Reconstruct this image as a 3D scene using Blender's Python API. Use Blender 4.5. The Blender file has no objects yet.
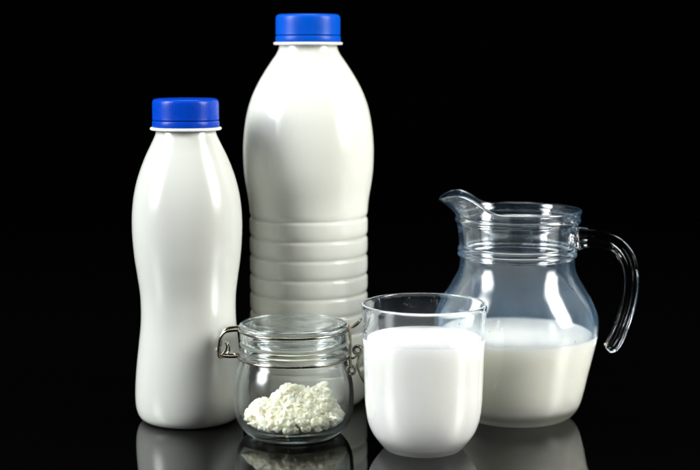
import bpy, bmesh, math, random
from mathutils import Vector, noise
random.seed(7)
PI = math.pi
MM = 0.001
scene = bpy.context.scene
col = scene.collection

# ------------------------------------------------------------------ helpers
def catmull(pts, n=6):
    """centripetal-like Catmull-Rom through 2D/3D points"""
    P = [Vector(p) for p in pts]
    if len(P) < 3:
        return P
    out = []
    for i in range(len(P) - 1):
        p1, p2 = P[i], P[i + 1]
        p0 = P[i - 1] if i > 0 else p1 * 2 - p2
        p3 = P[i + 2] if i + 2 < len(P) else p2 * 2 - p1
        d1 = max((p1 - p0).length, 1e-6) ** .5; d2 = max((p2 - p1).length, 1e-6) ** .5; d3 = max((p3 - p2).length, 1e-6) ** .5
        m1 = (p1 - p0) / d1 - (p2 - p0) / (d1 + d2) + (p2 - p1) / d2
        m2 = (p2 - p1) / d2 - (p3 - p1) / (d2 + d3) + (p3 - p2) / d3
        m1 *= d2; m2 *= d2
        for k in range(n):
            t = k / n
            out.append((2*t**3 - 3*t*t + 1) * p1 + (t**3 - 2*t*t + t) * m1 + (-2*t**3 + 3*t*t) * p2 + (t**3 - t*t) * m2)
    out.append(P[-1])
    return out

def profile(*subs, n=6):
    """join sub-curves (each smoothed on its own) into one profile in mm -> m"""
    out = []
    for s in subs:
        s = [(a, b) for a, b in s]
        c = catmull(s, n)
        for p in c:
            if not out or (out[-1] - p).length > 1e-4:
                out.append(p)
    return [(p[0] * MM, p[1] * MM) for p in out]

def link(name, me, mats, parent=None, smooth=True):
    if not isinstance(mats, (list, tuple)):
        mats = [mats]
    for m in mats:
        me.materials.append(m)
    if smooth:
        for p in me.polygons:
            p.use_smooth = True
    o = bpy.data.objects.new(name, me)
    col.objects.link(o)
    if parent:
        o.parent = parent
    return o

def lathe(prof, seg=160, split=None, wob=None):
    """revolve a closed or axis-to-axis profile; faces of profile index >= split get material 1"""
    me = bpy.data.meshes.new('lathe')
    V, F, MI = [], [], []
    rows = []
    for r, z in prof:
        if r < 1e-6:
            rows.append([len(V)]); V.append((0, 0, z))
        else:
            s = len(V)
            for k in range(seg):
                a = 2 * PI * k / seg
                rr = r * (wob(a, r, z) if wob else 1)
                V.append((rr * math.cos(a), rr * math.sin(a), z))
            rows.append(list(range(s, s + seg)))
    for i in range(len(rows) - 1):
        A, B = rows[i], rows[i + 1]
        for k in range(seg):
            k2 = (k + 1) % seg
            if len(A) == 1 and len(B) == 1: continue
            if len(A) == 1: f = (A[0], B[k2], B[k])
            elif len(B) == 1: f = (A[k], A[k2], B[0])
            else: f = (A[k], A[k2], B[k2], B[k])
            F.append(f); MI.append(1 if (split is not None and i >= split) else 0)
    me.from_pydata(V, [], F)
    for p, mi in zip(me.polygons, MI): p.material_index = mi
    fix_normals(me)
    return me

def fix_normals(me):
    bm = bmesh.new(); bm.from_mesh(me)
    bmesh.ops.recalc_face_normals(bm, faces=bm.faces)
    bm.to_mesh(me); bm.free(); me.update()

def tube(points, rad, seg=14, closed=False, smooth_n=8, caps=True, flat=None, power=2, dog=0):
    """sweep an (elliptic) section along a smoothed path (mm); rad number or list; flat=(a,b) section scale with b along Y"""
    P = [Vector(p) * MM for p in points]
    if closed:
        Q = P
    else:
        Q = catmull(P, smooth_n)
    n = len(Q)
    if isinstance(rad, (list, tuple)):
        R = []
        m = len(rad)
        for i in range(n):
            u = i / (n - 1) * (m - 1); j = min(int(u), m - 2); R.append((rad[j] * (1 - u + j) + rad[j + 1] * (u - j)) * MM)
    else:
        R = [rad * MM] * n
    V, F = [], []
    T = []
    for i in range(n):
        if closed: t = Q[(i + 1) % n] - Q[i - 1]
        else: t = Q[min(i + 1, n - 1)] - Q[max(i - 1, 0)]
        T.append(t.normalized())
    ref = Vector((0, 1, 0)) if abs(T[0].y) < .9 else Vector((0, 0, 1))
    for i in range(n):
        t = T[i]
        b = ref - t * ref.dot(t); b.normalize()
        ref = b
        a = b.cross(t).normalized()
        fa, fb = flat if flat else (1, 1)
        for k in range(seg):
            an = 2 * PI * k / seg
            ca, sa = math.cos(an), math.sin(an)
            if power != 2:
                ca = math.copysign(abs(ca) ** (2 / power), ca); sa = math.copysign(abs(sa) ** (2 / power), sa)
            if dog: sa *= dog + (1.2 - dog) * ca * ca * 1.6
            V.append(Q[i] + a * ca * R[i] * fa + b * sa * R[i] * fb)
    for i in range(n if closed else n - 1):
        for k in range(seg):
            i2 = (i + 1) % n
            F.append((i * seg + k, i * seg + (k + 1) % seg, i2 * seg + (k + 1) % seg, i2 * seg + k))
    if not closed and caps:
        F.append(tuple(range(seg))); F.append(tuple((n - 1) * seg + k for k in range(seg)))
    me = bpy.data.meshes.new('tube')
    me.from_pydata([tuple(v) for v in V], [], F)
    fix_normals(me)
    return me

def join(meshes):
    bm = bmesh.new()
    for m in meshes:
        bm.from_mesh(m)
    me = bpy.data.meshes.new('joined'); bm.to_mesh(me); bm.free()
    return me

def ring_pts(r, z, n=96, tilt=0):
    return [(r * math.cos(2*PI*k/n), r * math.sin(2*PI*k/n), z + tilt * math.cos(2*PI*k/n)) for k in range(n)]

def thing(name, label, cat, loc, group=None, rz=0):
    o = bpy.data.objects.new(name, None); col.objects.link(o)
    o.empty_display_size = .02
    o.location = loc; o.rotation_euler[2] = rz
    o['label'] = label; o['category'] = cat
    if group: o['group'] = group
    return o

def tag(o, label=None, cat=None, kind=None, group=None):
    if label: o['label'] = label
    if cat: o['category'] = cat
    if kind: o['kind'] = kind
    if group: o['group'] = group
    return o

# ------------------------------------------------------------------ materials
def mat(name):
    m = bpy.data.materials.new(name); m.use_nodes = True
    nt = m.node_tree; nt.nodes.clear()
    out = nt.nodes.new('ShaderNodeOutputMaterial')
    return m, nt, out

def principled(name, color, rough=.4, ior=1.45, metallic=0, sss=0, sss_rad=(.01, .008, .006), coat=0, coat_rough=.05, spec=.5,
               bump=None, rough_var=None, color_var=None):
    m, nt, out = mat(name)
    b = nt.nodes.new('ShaderNodeBsdfPrincipled')
    nt.links.new(b.outputs[0], out.inputs[0])
    b.inputs['Base Color'].default_value = (*color, 1)
    b.inputs['Roughness'].default_value = rough
    b.inputs['IOR'].default_value = ior
    b.inputs['Metallic'].default_value = metallic
    b.inputs['Subsurface Weight'].default_value = sss
    b.inputs['Subsurface Radius'].default_value = sss_rad
    b.inputs['Subsurface Scale'].default_value = 1
    b.inputs['Coat Weight'].default_value = coat
    b.inputs['Coat Roughness'].default_value = coat_rough
    b.inputs['Specular IOR Level'].default_value = spec
    tc = nt.nodes.new('ShaderNodeTexCoord')
    if bump:
        scl, strength, dist, stretch = bump
        mp = nt.nodes.new('ShaderNodeMapping'); mp.inputs['Scale'].default_value = stretch
        nz = nt.nodes.new('ShaderNodeTexNoise'); nz.inputs['Scale'].default_value = scl; nz.inputs['Detail'].default_value = 3
        bp = nt.nodes.new('ShaderNodeBump'); bp.inputs['Strength'].default_value = strength; bp.inputs['Distance'].default_value = dist
        nt.links.new(tc.outputs['Object'], mp.inputs[0]); nt.links.new(mp.outputs[0], nz.inputs[0])
        nt.links.new(nz.outputs[0], bp.inputs['Height']); nt.links.new(bp.outputs[0], b.inputs['Normal'])
    if rough_var:
        scl, lo, hi = rough_var
        nz = nt.nodes.new('ShaderNodeTexNoise'); nz.inputs['Scale'].default_value = scl; nz.inputs['Detail'].default_value = 4
        mr = nt.nodes.new('ShaderNodeMapRange'); mr.inputs['From Min'].default_value = .3; mr.inputs['From Max'].default_value = .7
        mr.inputs['To Min'].default_value = lo; mr.inputs['To Max'].default_value = hi
        nt.links.new(tc.outputs['Object'], nz.inputs[0]); nt.links.new(nz.outputs[0], mr.inputs[0]); nt.links.new(mr.outputs[0], b.inputs['Roughness'])
    if color_var:
        scl, c2, lo, hi = color_var
        nz = nt.nodes.new('ShaderNodeTexNoise'); nz.inputs['Scale'].default_value = scl; nz.inputs['Detail'].default_value = 3
        mr = nt.nodes.new('ShaderNodeMapRange'); mr.inputs['From Min'].default_value = lo; mr.inputs['From Max'].default_value = hi
        mx = nt.nodes.new('ShaderNodeMix'); mx.data_type = 'RGBA'
        mx.inputs['A'].default_value = (*color, 1); mx.inputs['B'].default_value = (*c2, 1)
        nt.links.new(tc.outputs['Object'], nz.inputs[0]); nt.links.new(nz.outputs[0], mr.inputs[0]); nt.links.new(mr.outputs[0], mx.inputs['Factor'])
        nt.links.new(mx.outputs['Result'], b.inputs['Base Color'])
    return m

def glass(name, color=(.985, .995, 1), ior=1.5, rough=0.0, film=None, bump=None):
    """clear glass; film=(base, noise amount, speck amount, colour) adds the thin bluish residue milk leaves on the inner wall"""
    m, nt, out = mat(name)
    g = nt.nodes.new('ShaderNodeBsdfGlass')
    g.inputs['Color'].default_value = (*color, 1); g.inputs['IOR'].default_value = ior; g.inputs['Roughness'].default_value = rough
    tc = nt.nodes.new('ShaderNodeTexCoord')
    if bump:
        scl, strength, dist = bump
        nz = nt.nodes.new('ShaderNodeTexNoise'); nz.inputs['Scale'].default_value = scl; nz.inputs['Detail'].default_value = 2
        bp = nt.nodes.new('ShaderNodeBump'); bp.inputs['Strength'].default_value = strength; bp.inputs['Distance'].default_value = dist
        nt.links.new(tc.outputs['Object'], nz.inputs[0]); nt.links.new(nz.outputs[0], bp.inputs['Height']); nt.links.new(bp.outputs[0], g.inputs['Normal'])
    if film:
        base, amt, speck, fc, zlo, zhi = film
        d = nt.nodes.new('ShaderNodeBsdfDiffuse'); d.inputs[0].default_value = (*fc, 1)
        t = nt.nodes.new('ShaderNodeBsdfTranslucent'); t.inputs[0].default_value = (*fc, 1)
        dm = nt.nodes.new('ShaderNodeMixShader'); dm.inputs[0].default_value = .5
        nt.links.new(d.outputs[0], dm.inputs[1]); nt.links.new(t.outputs[0], dm.inputs[2])
        mp = nt.nodes.new('ShaderNodeMapping'); mp.inputs['Scale'].default_value = (1, 1, .35)
        nz = nt.nodes.new('ShaderNodeTexNoise'); nz.inputs['Scale'].default_value = 70; nz.inputs['Detail'].default_value = 5
        nt.links.new(tc.outputs['Object'], mp.inputs[0]); nt.links.new(mp.outputs[0], nz.inputs[0])
        mr = nt.nodes.new('ShaderNodeMapRange'); mr.inputs['From Min'].default_value = .35; mr.inputs['From Max'].default_value = .65
        mr.inputs['To Min'].default_value = base; mr.inputs['To Max'].default_value = base + amt
        nt.links.new(nz.outputs[0], mr.inputs[0])
        # height: residue thins out towards the rim
        sx = nt.nodes.new('ShaderNodeSeparateXYZ'); nt.links.new(tc.outputs['Object'], sx.inputs[0])
        hz = nt.nodes.new('ShaderNodeMapRange'); hz.inputs['From Min'].default_value = zlo; hz.inputs['From Max'].default_value = zhi
        hz.inputs['To Min'].default_value = 1; hz.inputs['To Max'].default_value = .12
        nt.links.new(sx.outputs[2], hz.inputs[0])
        mu = nt.nodes.new('ShaderNodeMath'); mu.operation = 'MULTIPLY'
        nt.links.new(mr.outputs[0], mu.inputs[0]); nt.links.new(hz.outputs[0], mu.inputs[1])
        # droplets
        vo = nt.nodes.new('ShaderNodeTexVoronoi'); vo.inputs['Scale'].default_value = 340
        nt.links.new(tc.outputs['Object'], vo.inputs[0])
        vr = nt.nodes.new('ShaderNodeMapRange'); vr.inputs['From Min'].default_value = .22; vr.inputs['From Max'].default_value = .12
        vr.inputs['To Min'].default_value = 0; vr.inputs['To Max'].default_value = speck
        nt.links.new(vo.outputs['Distance'], vr.inputs[0])
        n2 = nt.nodes.new('ShaderNodeTexNoise'); n2.inputs['Scale'].default_value = 45; n2.inputs['Detail'].default_value = 3
        nt.links.new(tc.outputs['Object'], n2.inputs[0])
        m2 = nt.nodes.new('ShaderNodeMapRange'); m2.inputs['From Min'].default_value = .46; m2.inputs['From Max'].default_value = .58
        nt.links.new(n2.outputs[0], m2.inputs[0])
        ms = nt.nodes.new('ShaderNodeMath'); ms.operation = 'MULTIPLY'
        nt.links.new(vr.outputs[0], ms.inputs[0]); nt.links.new(m2.outputs[0], ms.inputs[1])
        ad = nt.nodes.new('ShaderNodeMath'); ad.operation = 'ADD'; ad.use_clamp = True
        nt.links.new(mu.outputs[0], ad.inputs[0]); nt.links.new(ms.outputs[0], ad.inputs[1])
        mx = nt.nodes.new('ShaderNodeMixShader')
        nt.links.new(ad.outputs[0], mx.inputs[0]); nt.links.new(g.outputs[0], mx.inputs[1]); nt.links.new(dm.outputs[0], mx.inputs[2])
        nt.links.new(mx.outputs[0], out.inputs[0])
    else:
        nt.links.new(g.outputs[0], out.inputs[0])
    return m

M_bottle = principled('bottle_plastic', (.50, .515, .48), rough=.18, ior=1.5, sss=.12, sss_rad=(.008, .008, .007), spec=.5,
                      bump=(26, .25, .0012, (1, 1, .35)), rough_var=(60, .16, .22))
M_bottle2 = principled('tall_bottle_plastic', (.62, .635, .585), rough=.2, ior=1.5, sss=.75, sss_rad=(.015, .015, .013), spec=.5,
                      bump=(24, .45, .0018, (1, 1, .35)), rough_var=(60, .16, .22))
M_ring = principled('neck_plastic', (.75, .77, .76), rough=.3, sss=.3)
M_cap = principled('blue_cap_plastic', (.0002, .040, .38), rough=.32, spec=.18, ior=1.5, sss=0, rough_var=(300, .24, .36), bump=(900, .15, .0002, (1, 1, 1)))
M_cap2 = principled('bright_blue_cap_plastic', (.0003, .068, .46), rough=.36, spec=.18, ior=1.5, rough_var=(300, .3, .4), bump=(900, .15, .0002, (1, 1, 1)))
M_milk = principled('milk', (.985, .985, .90), rough=.12, ior=1.35, sss=1, sss_rad=(.006, .006, .0055), spec=.5)
M_cream = principled('creamy_milk', (.99, .98, .85), rough=.12, ior=1.35, sss=1, sss_rad=(.006, .006, .0055), spec=.5)
M_curd = principled('curd', (.995, .905, .72), rough=.4, ior=1.36, sss=1, sss_rad=(.0022, .0021, .0018), spec=.5,
                    bump=(1300, .35, .0004, (1, 1, 1)), color_var=(190, (.98, .80, .50), .55, .78))
M_glass = glass('clear_glass', bump=(30, .06, .001))
M_jug_in = glass('jug_inner_glass', film=(.09, .15, .22, (.42, .67, .98), .05, .103))
M_cup_in = glass('tumbler_inner_glass', film=(.02, .035, .12, (.66, .76, .9), .06, .08))
M_jar_in = glass('jar_inner_glass', film=(.035, .04, .06, (.92, .93, .92), .0, .5))
M_jar = glass('jar_glass', color=(.975, .993, .998), ior=1.5, bump=(40, .12, .0012))
M_lid = glass('lid_glass', color=(.975, .993, .998), bump=(60, .25, .0012), film=(.05, .06, .0, (.84, .88, .9), -1, 1))
M_gasket = glass('clear_rubber', color=(.90, .92, .90), ior=1.41, rough=.35)
M_wire = principled('steel_wire', (.30, .27, .22), rough=.2, metallic=1, rough_var=(900, .14, .3))
M_table = principled('black_gloss_top', (.0008, .0008, .0008), rough=.045, ior=1.5, spec=.5, rough_var=(25, .035, .06))
M_back = principled('black_backdrop', (.0006, .0006, .0008), rough=.95, spec=0)

# ------------------------------------------------------------------ setting
def box(name, x0, x1, y0, y1, z0, z1, m, bev=0):
    bm = bmesh.new()
    bmesh.ops.create_cube(bm, size=1)
    for v in bm.verts:
        v.co = ((x0 + x1) / 2 + v.co.x * (x1 - x0), (y0 + y1) / 2 + v.co.y * (y1 - y0), (z0 + z1) / 2 + v.co.z * (z1 - z0))
    if bev:
        bmesh.ops.bevel(bm, geom=bm.edges[:], offset=bev, segments=3, affect='EDGES')
    me = bpy.data.meshes.new(name); bm.to_mesh(me); bm.free()
    return link(name, me, m, smooth=False)
tag(box('table_top', -1.3, 1.3, .35, 2.3, -.03, 0, M_table, .003), kind='structure')
tag(box('backdrop', -2.6, 2.6, 2.5, 2.52, -.8, 2.4, M_back), kind='structure')

# ------------------------------------------------------------------ bottles
def cap_mesh(r, h, z0):
    """screw cap shell with rounded top edge and fine vertical knurls"""
    pr = profile([(0, z0 + h), (r * .55, z0 + h - .05), (r - 2.4, z0 + h - .25)],
                 [(r - 2.4, z0 + h - .25), (r - 1.0, z0 + h - .7), (r - .25, z0 + h - 1.8), (r - .05, z0 + h - 3.2)],
                 [(r - .05, z0 + h - 3.2), (r, z0 + 5.0), (r + .05, z0 + 4.3)],
                 [(r + .05, z0 + 4.3), (r - .25, z0 + 4.05), (r - .3, z0 + 3.9)],
                 [(r - .3, z0 + 3.9), (r - 1.6, z0 + 3.85), (r - 1.7, z0 + 3.5), (0, z0 + 3.5)], n=4)
    def wob(a, rr, z):
        if rr < (r - .9) * MM or z > (z0 + h - 2.4) * MM: return 1
        return 1 + .0003 * (math.cos(a * 72))
    return lathe(pr, 432, wob=wob)

def bottle(name, label, loc, prof, neck_z, cap_h, cap_r, m, mc, ringr):
    t = thing(name, label, 'milk bottle', loc, rz=.4)
    link('body', lathe(prof, 200), m, t)
    nz = neck_z
    nr = lathe(profile([(17.0, nz), (ringr - .6, nz + .1)], [(ringr - .6, nz + .1), (ringr - .1, nz + .5), (ringr, nz + 1.0), (ringr - .15, nz + 1.5), (ringr - .7, nz + 1.8)],
                       [(ringr - .7, nz + 1.8), (17.0, nz + 1.9)], [(17.0, nz + 1.9), (17.0, nz)], n=4), 160)
    link('neck_ring', nr, M_ring, t)
    c = link('cap', cap_mesh(cap_r, cap_h, nz + 2.0), mc, t)
    r = cap_r
    z = nz + 2.05
    band = lathe(profile([(r - 1.7, z), (r - .2, z)], [(r - .2, z), (r + .1, z + .3), (r + .1, z + 2.8), (r - .1, z + 3.4)],
                         [(r - .1, z + 3.4), (r - .5, z + 3.6), (r - 1.7, z + 3.6)], [(r - 1.7, z + 3.6), (r - 1.7, z)], n=4), 160)
    link('tamper_band', band, mc, c)
    return t

small = profile([(0, 1.6), (14, 1.5), (20, .5), (23.5, .05)],
                [(23.5, .05), (26.8, .7), (29.4, 3.0), (31.0, 7.2), (31.6, 13), (31.5, 20), (30.7, 31), (29.1, 45), (27.8, 57), (27.5, 66),
                 (27.8, 75), (29.2, 86), (30.6, 96), (31.5, 106.4), (31.8, 115), (31.5, 124), (30.3, 133.5), (27.8, 143.7), (23.7, 154.6),
                 (19.6, 163.2), (17.6, 167.6), (17.0, 170.2)],
                [(17.0, 170.2), (16.6, 178)], [(16.6, 178), (0, 178)])
bottle('milk_bottle', 'shorter white milk bottle with pinched waist and dark blue screw cap, standing at the left',
       (-.0945, .836, .0001), small, 170.2, 16.4, 19.1, M_bottle, M_cap, 20.5)

bigp = [(0, 1.8), (16, 1.7), (24, .5), (28, .05)]
sub2 = [(28, .05), (31.5, .8), (34.2, 3.2), (35.5, 7.5), (35.9, 14), (35.9, 18)]
grooves = [24.3, 35.3, 46.2, 57.5, 69.0, 80.2, 92.0, 103.5, 115.3]
for g in grooves:
    sub2 += [(35.95, g - 3.4), (35.9, g - 1.7), (35.55, g - .8), (34.95, g - .15), (35.05, g + .5), (35.5, g + 1.5), (35.85, g + 3.0)]
sub2 += [(36.1, 121.5), (36.8, 127.5), (38.0, 134.5), (39.1, 143), (39.5, 152), (39.4, 160), (38.6, 169), (37.0, 178.5), (34.3, 187.5), (30.4, 196.0), (26.0, 203.5), (22.2, 209.2), (19.2, 213.6), (17.8, 216.6), (17.4, 218.9)]
big = profile(bigp, sub2, [(17.4, 218.9), (17.0, 226)], [(17.0, 226), (0, 226)], n=5)
bottle('milk_bottle', 'taller white milk bottle with ribbed lower body and bright blue cap, behind the clasp jar',
       (-.0252, .880, .0001), big, 218.9, 16.6, 19.4, M_bottle2, M_cap2, 20.8)

# ------------------------------------------------------------------ drinking glass and its milk
cup_out = profile([(0, .9), (15, .9), (18.2, .6), (19.3, .05)],
                  [(19.3, .05), (20.6, .15), (22.0, 1.4), (25.4, 5.6), (28.6, 10.6), (30.6, 16.5), (31.7, 24.5), (32.1, 33), (32.4, 44), (32.8, 56), (33.3, 68), (33.9, 79.2)],
                  [(33.9, 79.2), (33.75, 80.1), (33.1, 80.5), (32.4, 80.1), (32.2, 79.2)])
ncup = len(cup_out)
cup_in = profile([(32.2, 79.2), (31.5, 68), (31.0, 56), (30.6, 44), (30.3, 33), (29.9, 25), (28.8, 17.5), (26.6, 11.9), (23.0, 7.9), (17.5, 5.6), (9, 4.9), (0, 4.8)])
CUP = (.0400, .772, .0001)
cup = link('drinking_glass', lathe(cup_out + cup_in[1:], 200, split=ncup - 1), [M_glass, M_cup_in])
cup.location = CUP
tag(cup, 'clear round-bottomed drinking glass in front of the jug, nearly full of milk', 'drinking glass')
cm = profile([(0, 4.6), (9, 4.7), (17.6, 5.35), (23.3, 7.65), (26.95, 11.65), (29.2, 17.3), (30.35, 25), (30.75, 33), (31.05, 44), (31.4, 56), (31.52, 61.6)],
             [(31.52, 61.6), (30.9, 61.0), (30.0, 60.75), (28, 60.6), (0, 60.6)])
o = link('milk', lathe(cm, 200), M_milk); o.location = CUP
tag(o, 'white milk filling the round drinking glass to three quarters', 'milk')

# ------------------------------------------------------------------ jug: body with pouring lip, strap handle, milk
JUG = (.0982, .843, .0001)
jt = thing('glass_jug', 'clear glass jug with pouring lip and curved handle, half full of milk', 'jug', JUG)
jo = catmull([(0, 1.6), (20, 1.6), (25.5, 1.2), (27.2, .1)], 5) + \
     catmull([(27.2, .1), (30, .3), (32.6, 1.4), (36.0, 4.6), (38.4, 9.5), (40.2, 16), (42.5, 26.5), (45.4, 39), (47.3, 48), (48.0, 54.5), (47.6, 60.5), (45.4, 67), (40.9, 75.5), (36.7, 82.5), (34.4, 87.5), (33.6, 92.5), (33.6, 95.6)], 6)[1:] + \
     catmull([(33.6, 95.6), (34.5, 96.3), (34.9, 97.2), (34.6, 98.2), (33.9, 98.9)], 4)[1:] + \
     catmull([(33.9, 98.9), (34.5, 99.4), (35.0, 100.3), (34.6, 101.4), (34.0, 102.0)], 4)[1:] + \
     catmull([(34.0, 102.0), (34.2, 106), (34.8, 111), (35.5, 115.6)], 5)[1:] + \
     catmull([(35.5, 115.6), (36.3, 116.3), (36.7, 117.4), (36.5, 118.5), (36.1, 119.2)], 4)[1:]
ji = catmull([(33.2, 116), (32.0, 112), (31.1, 106), (30.7, 101), (30.6, 96), (30.9, 91), (32.2, 86.2), (35.0, 80.5), (39.2, 73.6), (43.2, 65.6), (45.0, 59.8), (45.3, 54.2), (44.6, 48), (42.7, 39), (39.9, 26.5), (37.9, 18.5), (35.9, 13.0), (32.6, 8.9), (26, 7.0), (14, 6.4), (0, 6.3)], 5)
def lip(a):
    """spout shape at angle a from the -X direction: (extra radius, lift) in mm"""
    d = abs(math.atan2(math.sin(a), math.cos(a)))
    ext = 9.0 * math.exp(-(d / .43) ** 2)
    s = min(max((1.25 - d) / (1.25 - .42), 0), 1); s = s * s * (3 - 2 * s)
    lift = 9.8 * s - 3.4 * math.exp(-(d / .26) ** 2)
    pinch = -.7 * math.exp(-((d - .75) / .25) ** 2)
    return ext + pinch, lift
SEG = 240
V, F, MI = [], [], []
rows = []
def addrow(fn):
    s = len(V)
    for k in range(SEG):
        a = 2 * PI * k / SEG
        r, z = fn(a)
        V.append((-r * math.cos(a) * MM, r * math.sin(a) * MM, z * MM))
    rows.append(list(range(s, s + SEG)))
def const(p): return lambda a: (p[0], p[1])
V.append((0, 0, jo[0][1] * MM)); rows.append([0])
for p in jo[1:]: addrow(const(p))
# lip: outer wall from the bead (r36.1,z119.2) up to the rim edge, over it, and back down inside
def wall(u, off, top):
    def fn(a):
        e, l = lip(a)
        r0, z0 = 36.1 - off, 119.2
        r1, z1 = 37.3 - off * .8 + e, 122.6 + l
        w = u ** 1.6                                   # the spout flares late: concave outside
        return r0 + (r1 - r0) * w + top[0], z0 + (z1 - z0) * u + top[1]
    return fn
for u in (.15, .3, .45, .6, .75, .88, .96): addrow(wall(u, 0, (0, 0)))
rim_c = [(-.05, .35), (-.4, .95), (-1.1, 1.3), (-1.8, 1.1), (-2.2, .5)]
for q in rim_c: addrow(wall(1, 0, q))
nsplit = len(rows) - 1
for u in (.96, .85, .7, .55, .4, .2, 0):
    addrow(wall(u, 2.6, (0, 0)))
for p in ji[1:-1]: addrow(const(p))
V.append((0, 0, ji[-1][1] * MM)); rows.append([len(V) - 1])
for i in range(len(rows) - 1):
    A, B = rows[i], rows[i + 1]
    for k in range(SEG):
        k2 = (k + 1) % SEG
        if len(A) == 1: f = (A[0], B[k2], B[k])
        elif len(B) == 1: f = (A[k], A[k2], B[0])
        else: f = (A[k], A[k2], B[k2], B[k])
        F.append(f); MI.append(1 if i >= nsplit else 0)
me = bpy.data.meshes.new('jug'); me.from_pydata(V, [], F)
for p, mi in zip(me.polygons, MI): p.material_index = mi
fix_normals(me)
link('body', me, [M_glass, M_jug_in], jt)

hx = [(35.6, 106.3), (41, 106.8), (48.4, 106.3), (57.2, 103.3), (63.6, 96.4), (66.9, 86.5), (67.0, 75.8), (65.2, 64), (62.0, 53.5), (59.0, 46.2), (56.4, 42.0), (53.9, 40.4)]
hme = tube([(x, 0, z) for x, z in hx], [6.6, 5.6, 5.3, 5.0, 5.0, 4.9, 4.8, 4.6, 4.5, 4.8, 4.6, 2.8], seg=44, flat=(1, .9), smooth_n=14, power=2.3, dog=.62)
link('handle', hme, M_glass, jt)

jm = profile([(0, 6.1), (14, 6.2), (26.1, 6.8), (32.9, 8.6), (36.3, 13.0), (38.35, 18.5), (40.4, 26.5), (43.2, 39), (45.05, 47.5), (45.4, 50.6)],
             [(45.4, 50.6), (44.6, 49.9), (43.4, 49.6), (41, 49.5), (0, 49.5)])
o = link('milk', lathe(jm, 200), M_cream); o.location = JUG
tag(o, 'creamy white milk filling the lower half of the glass jug', 'milk')

# ------------------------------------------------------------------ clasp jar and its curd cheese
JAR = (-.0318, .803, .0001)
ja = thing('clasp_jar', 'small clear glass jar with glass lid and wire clasp, between bottles and drinking glass', 'jar', JAR)
jar_o = profile([(0, 1.2), (18, 1.2), (22, .8), (23.5, .05)],
                [(23.5, .05), (25.6, .5), (28.6, 3.0), (31.6, 7.2), (33.4, 13), (34.0, 19), (33.7, 26.5), (32.8, 33), (31.5, 37.8), (30.5, 41), (30.1, 43)],
                [(30.1, 43), (30.1, 45.8)], [(30.1, 45.8), (30.9, 46.5), (31.1, 47.4), (30.7, 48.3), (30.0, 48.9)],
                [(30.0, 48.9), (29.6, 50.2), (29.0, 51.0), (27.9, 51.1), (27.2, 50.5)])
njar = len(jar_o)
jar_i = profile([(27.2, 50.5), (26.9, 47), (27.1, 43), (28.2, 39.4), (30.0, 34), (31.3, 27), (31.6, 19), (31.0, 13.4), (29.2, 8.7), (26.2, 5.6), (20.5, 4.1), (10, 3.7), (0, 3.6)])
link('body', lathe(jar_o + jar_i[1:], 200, split=njar - 1), [M_jar, M_jar_in], ja)
lid = profile([(0, 64.6), (14, 64.5), (24, 64.0), (27.5, 63.9)], [(27.5, 63.9), (29.3, 63.7), (30.3, 62.9), (30.5, 61.9), (30.2, 61.2)],
              [(30.2, 61.2), (29.6, 60.6), (29.7, 59.8), (30.1, 59.2)], [(30.1, 59.2), (30.3, 57), (30.2, 54.6), (29.8, 53.6), (28.9, 53.1)],
              [(28.9, 53.1), (26.2, 53.0)], [(26.2, 53.0), (25.7, 53.6), (25.4, 57), (24.4, 59.4), (21, 60.4), (10, 60.9), (0, 61)])
nlid = int(len(lid) * .6)
link('lid', lathe(lid, 200, split=nlid), [M_jar, M_lid], ja)
gk = profile([(26.6, 51.2), (29.6, 51.2)], [(29.6, 51.2), (30.2, 51.6), (30.2, 52.5), (29.6, 52.95)], [(29.6, 52.95), (26.6, 52.95)], [(26.6, 52.95), (26.6, 51.2)])
link('gasket', lathe(gk, 160), M_gasket, ja)
wr = .72
lw = link('lid_wire', tube(ring_pts(30.75, 60.3), wr, closed=True), M_wire, ja)
nw = link('neck_wire', tube(ring_pts(31.2, 44.7), wr, closed=True), M_wire, ja)
# left latch: a bent wire bail joining the two rings, its two legs a few millimetres apart, plus the lever and its prongs
bail = tube([(-29.9, -5.5, 60.4), (-33.5, -5.2, 60.2), (-38.0, -4.9, 59.2), (-40.6, -4.6, 56.2), (-41.6, -4.4, 51.5), (-42.2, -4.0, 46.6), (-41.4, -2.4, 44.4), (-40.6, 0, 44.0),
             (-41.4, 2.4, 44.6), (-42.2, 4.0, 46.8), (-41.6, 4.4, 51.5), (-40.6, 4.6, 56.2), (-38.0, 4.9, 59.2), (-33.5, 5.2, 60.2), (-29.9, 5.5, 60.4)], .85, smooth_n=8)
link('latch_bail', bail, M_wire, ja)
lev = join([tube([(-31.0, -3.4, 45.0), (-35, -3.2, 44.8), (-40.5, -2.6, 45.2), (-41.6, 0, 45.4), (-40.5, 2.6, 45.2), (-35, 3.2, 44.8), (-31.0, 3.4, 45.0)], .85),
            tube([(-40.4, -2.2, 45.6), (-38.6, -2.0, 47.6), (-37.4, -1.8, 50.4), (-38.4, -1.6, 53.2)], .65),
            tube([(-37.8, 1.8, 45.2), (-36.4, 1.8, 47.4), (-36.6, 1.8, 50.2), (-37.8, 1.8, 52.6)], .6),
            tube(ring_pts(1.5, 0, 24), .6, closed=True)])
# last ring of the lever is an eye: stand it upright at the neck wire
n_eye = 24 * 14
for v in list(lev.vertices)[-n_eye:]:
    x, y, z = v.co; v.co = (-.0332 + z, y - .001, x + .0455)
link('latch_lever', lev, M_wire, ja)
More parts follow.
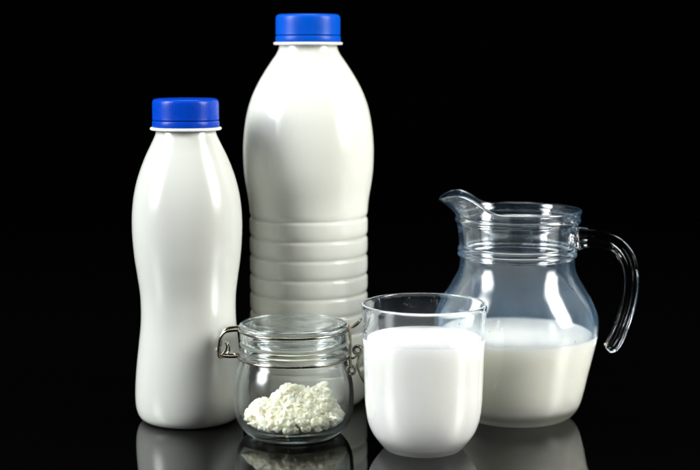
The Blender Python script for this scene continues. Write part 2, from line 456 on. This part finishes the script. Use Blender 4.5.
# right hinge: two upright wires with coiled eyes, and a tail
def coil(cx, cy, cz, r, turns=1.6, pitch=1.4, w=.85, ang=0):
    pts = []
    n = int(turns * 14)
    for k in range(n + 1):
        a = 2 * PI * k / 14 + ang
        pts.append((cx + r * math.cos(a), cy + pitch * (k / 14), cz + r * math.sin(a)))
    return tube(pts, w, smooth_n=3)
hinge = join([tube([(30.6, -5, 63.6), (31.4, -5, 60.5), (31.8, -5, 54), (31.7, -5.1, 47), (31.9, -5.3, 41.5), (32.4, -5.4, 39.2)], .9),
              coil(32.4, -6.4, 37.6, 2.3, ang=PI / 2),
              tube([(29.0, -5.4, 60.8), (31.4, -4.2, 61.6), (34.2, -2.6, 63.0), (37.2, -1.2, 65.0)], .65),
              tube([(29.6, 4, 60.4), (33.4, 3.4, 60.6), (36.6, 2.4, 63.2), (37.4, 1.6, 65.0)], .65),
              tube([(37.2, -1.3, 65.0), (37.9, 0, 65.5), (37.4, 1.5, 65.0)], .75)])
link('hinge', hinge, M_wire, ja)
hl = join([coil(36.0, -4.2, 48.6, 2.2, turns=2.0, ang=-PI / 2),
           tube([(30.9, -4.6, 45.0), (33.2, -4.8, 44.4), (35.4, -4.6, 45.6), (36.0, -4.4, 46.4)], .7),
           tube([(37.4, -3.4, 47.0), (36.4, -4.4, 43), (36.0, -4.6, 40.0), (37.2, -3.6, 35.5), (39.4, -1.4, 30.5), (41.6, .6, 26.4)], .75)])
link('hinge_lever', hl, M_wire, ja)

# curds: hundreds of uneven crumbs heaped on the jar floor, two loose peaks
def heap(x, y):
    g = lambda cx, cy, s, h: h * math.exp(-(((x - cx) ** 2 + (y - cy) ** 2) / (s * s)))
    b = 11.5 * max(0, 1 - (math.hypot(x, y) / 31.5) ** 4)
    return 4.6 + b + g(-1, 1, 9.5, 11.5) + g(16, 0, 6.5, 12.5) + g(-19, -2, 9, 3.2) + g(8, 12, 9, 2)
def in_r(z):                                  # inner radius of the jar at height z (mm)
    tab = [(3.8, 15), (4.3, 22), (5.6, 26.2), (8.7, 29.2), (13.4, 31), (19, 31.6), (27, 31.3), (34, 30)]
    for (z0, r0), (z1, r1) in zip(tab, tab[1:]):
        if z <= z1: return r0 + (r1 - r0) * max(0, z - z0) / (z1 - z0)
    return 29
ico = bmesh.new(); bmesh.ops.create_icosphere(ico, subdivisions=2, radius=1)
ico_v = [v.co.copy() for v in ico.verts]; ico_f = [[v.index for v in f.verts] for f in ico.faces]; ico.free()
V, F = [], []
n = 0; tries = 0
while n < 1700 and tries < 150000:
    tries += 1
    r = math.sqrt(random.random()) * 30.5; a = random.random() * 2 * PI
    x, y = r * math.cos(a), r * math.sin(a)
    top = heap(x, y)
    shell = random.random() < .8
    z = top - random.random() ** 1.5 * 3.0 if shell else 4.6 + random.random() * (top - 4.6)
    s = random.choice([.8, 1.0, 1.3, 1.6, 2.0, 2.7]) * random.uniform(.8, 1.25)
    if math.hypot(x, y) + s > in_r(z) - .25 or z - s < 3.95: continue
    off = Vector((random.random() * 50, random.random() * 50, random.random() * 50))
    sq = Vector((random.uniform(.8, 1.25), random.uniform(.8, 1.25), random.uniform(.7, 1.1)))
    b0 = len(V)
    for v in ico_v:
        d = 1 + .5 * noise.noise(v * 1.3 + off) + .15 * noise.noise(v * 3 + off)
        V.append(((x + v.x * s * d * sq.x) * MM, (y + v.y * s * d * sq.y) * MM, (z + v.z * s * d * sq.z) * MM))
    F += [[b0 + i for i in f] for f in ico_f]
    n += 1
me = bpy.data.meshes.new('curd'); me.from_pydata(V, [], F); me.update()
o = link('curd_cheese', me, M_curd)
rm = o.modifiers.new('fuse', 'REMESH'); rm.mode = 'VOXEL'; rm.voxel_size = .00030; rm.use_smooth_shade = True   # crumbs stick together
dg = bpy.context.evaluated_depsgraph_get()
fused = bpy.data.meshes.new_from_object(o.evaluated_get(dg)); o.modifiers.clear(); o.data = fused
nv = len(fused.vertices)
cs = [0.0] * (nv * 3); ns = [0.0] * (nv * 3)
fused.vertices.foreach_get('co', cs); fused.vertex_normals.foreach_get('vector', ns)
for i in range(nv):
    q = Vector(cs[3*i:3*i+3]) * 1000
    d = (noise.noise(q * .8) * .4 + noise.noise(q * 2.0) * .16) * MM
    for k in range(3): cs[3*i+k] += ns[3*i+k] * d
fused.vertices.foreach_set('co', cs); fused.update()
for p in fused.polygons: p.use_smooth = True
o.location = JAR
tag(o, 'heap of crumbly cream-coloured curd cheese inside the clasp jar', 'curd cheese', kind='stuff')

# ------------------------------------------------------------------ light: two tall softboxes left and right and a weaker one overhead, in a dark studio
def area(name, loc, aim, sx, sy, power, color):
    L = bpy.data.lights.new(name, 'AREA'); L.shape = 'RECTANGLE'; L.size = sx; L.size_y = sy
    L.energy = power; L.color = color
    # diffuser cloth: hot centre, fading towards its seams
    L.use_nodes = True; nt = L.node_tree; nd = nt.nodes
    em = nd['Emission']; g = nd.new('ShaderNodeNewGeometry'); sp = nd.new('ShaderNodeSeparateXYZ')
    nt.links.new(g.outputs['Parametric'], sp.inputs[0])
    prev = None
    for ax in (0, 1):
        a_ = nd.new('ShaderNodeMath'); a_.operation = 'SUBTRACT'; a_.inputs[1].default_value = .5
        b_ = nd.new('ShaderNodeMath'); b_.operation = 'ABSOLUTE'
        m_ = nd.new('ShaderNodeMapRange'); m_.interpolation_type = 'SMOOTHSTEP'
        m_.inputs['From Min'].default_value = .5; m_.inputs['From Max'].default_value = .12
        m_.inputs['To Min'].default_value = .02; m_.inputs['To Max'].default_value = 1.5
        nt.links.new(sp.outputs[ax], a_.inputs[0]); nt.links.new(a_.outputs[0], b_.inputs[0]); nt.links.new(b_.outputs[0], m_.inputs[0])
        if prev:
            q = nd.new('ShaderNodeMath'); q.operation = 'MULTIPLY'
            nt.links.new(prev, q.inputs[0]); nt.links.new(m_.outputs[0], q.inputs[1]); prev = q.outputs[0]
        else: prev = m_.outputs[0]
    nt.links.new(prev, em.inputs['Strength'])
    o = bpy.data.objects.new(name, L); col.objects.link(o); o.location = loc
    d = Vector(aim) - Vector(loc); o.rotation_euler = d.to_track_quat('-Z', 'Y').to_euler()
    return o
area('softbox_left', (-.96, .46, .62), (-.02, .83, .10), .60, 1.05, 30, (.97, .99, 1.0))
area('softbox_right', (.97, .50, .62), (.02, .83, .10), .54, 1.05, 30, (1.0, .985, .95))
area('softbox_overhead', (0, .95, 1.35), (.02, .83, .10), 1.1, .5, 8.5, (.98, .99, 1.0))

w = bpy.data.worlds.new('World'); scene.world = w; w.use_nodes = True
w.node_tree.nodes['Background'].inputs[0].default_value = (.0005, .0005, .0007, 1)
w.node_tree.nodes['Background'].inputs[1].default_value = 1

# ------------------------------------------------------------------ camera
cam = bpy.data.cameras.new('camera'); co = bpy.data.objects.new('camera', cam); col.objects.link(co)
co.location = (0, 0, .216); co.rotation_euler = (math.radians(90 - 7.27), 0, 0)
cam.sensor_width = 36; cam.lens = 36 * 1450 / 700
cam.clip_start = .01; cam.clip_end = 50
cam.dof.use_dof = True; cam.dof.focus_distance = .80; cam.dof.aperture_fstop = 6.3
scene.camera = co

scene.render.engine = 'CYCLES'
c = scene.cycles
c.max_bounces = 24; c.transmission_bounces = 20; c.glossy_bounces = 10; c.diffuse_bounces = 5; c.transparent_max_bounces = 16
c.caustics_reflective = True; c.caustics_refractive = True; c.blur_glossy = .3
c.sample_clamp_indirect = 60
c.use_denoising = True
vs = scene.view_settings
vs.view_transform = 'Standard'; vs.look = 'None'; vs.exposure = 0; vs.gamma = 1
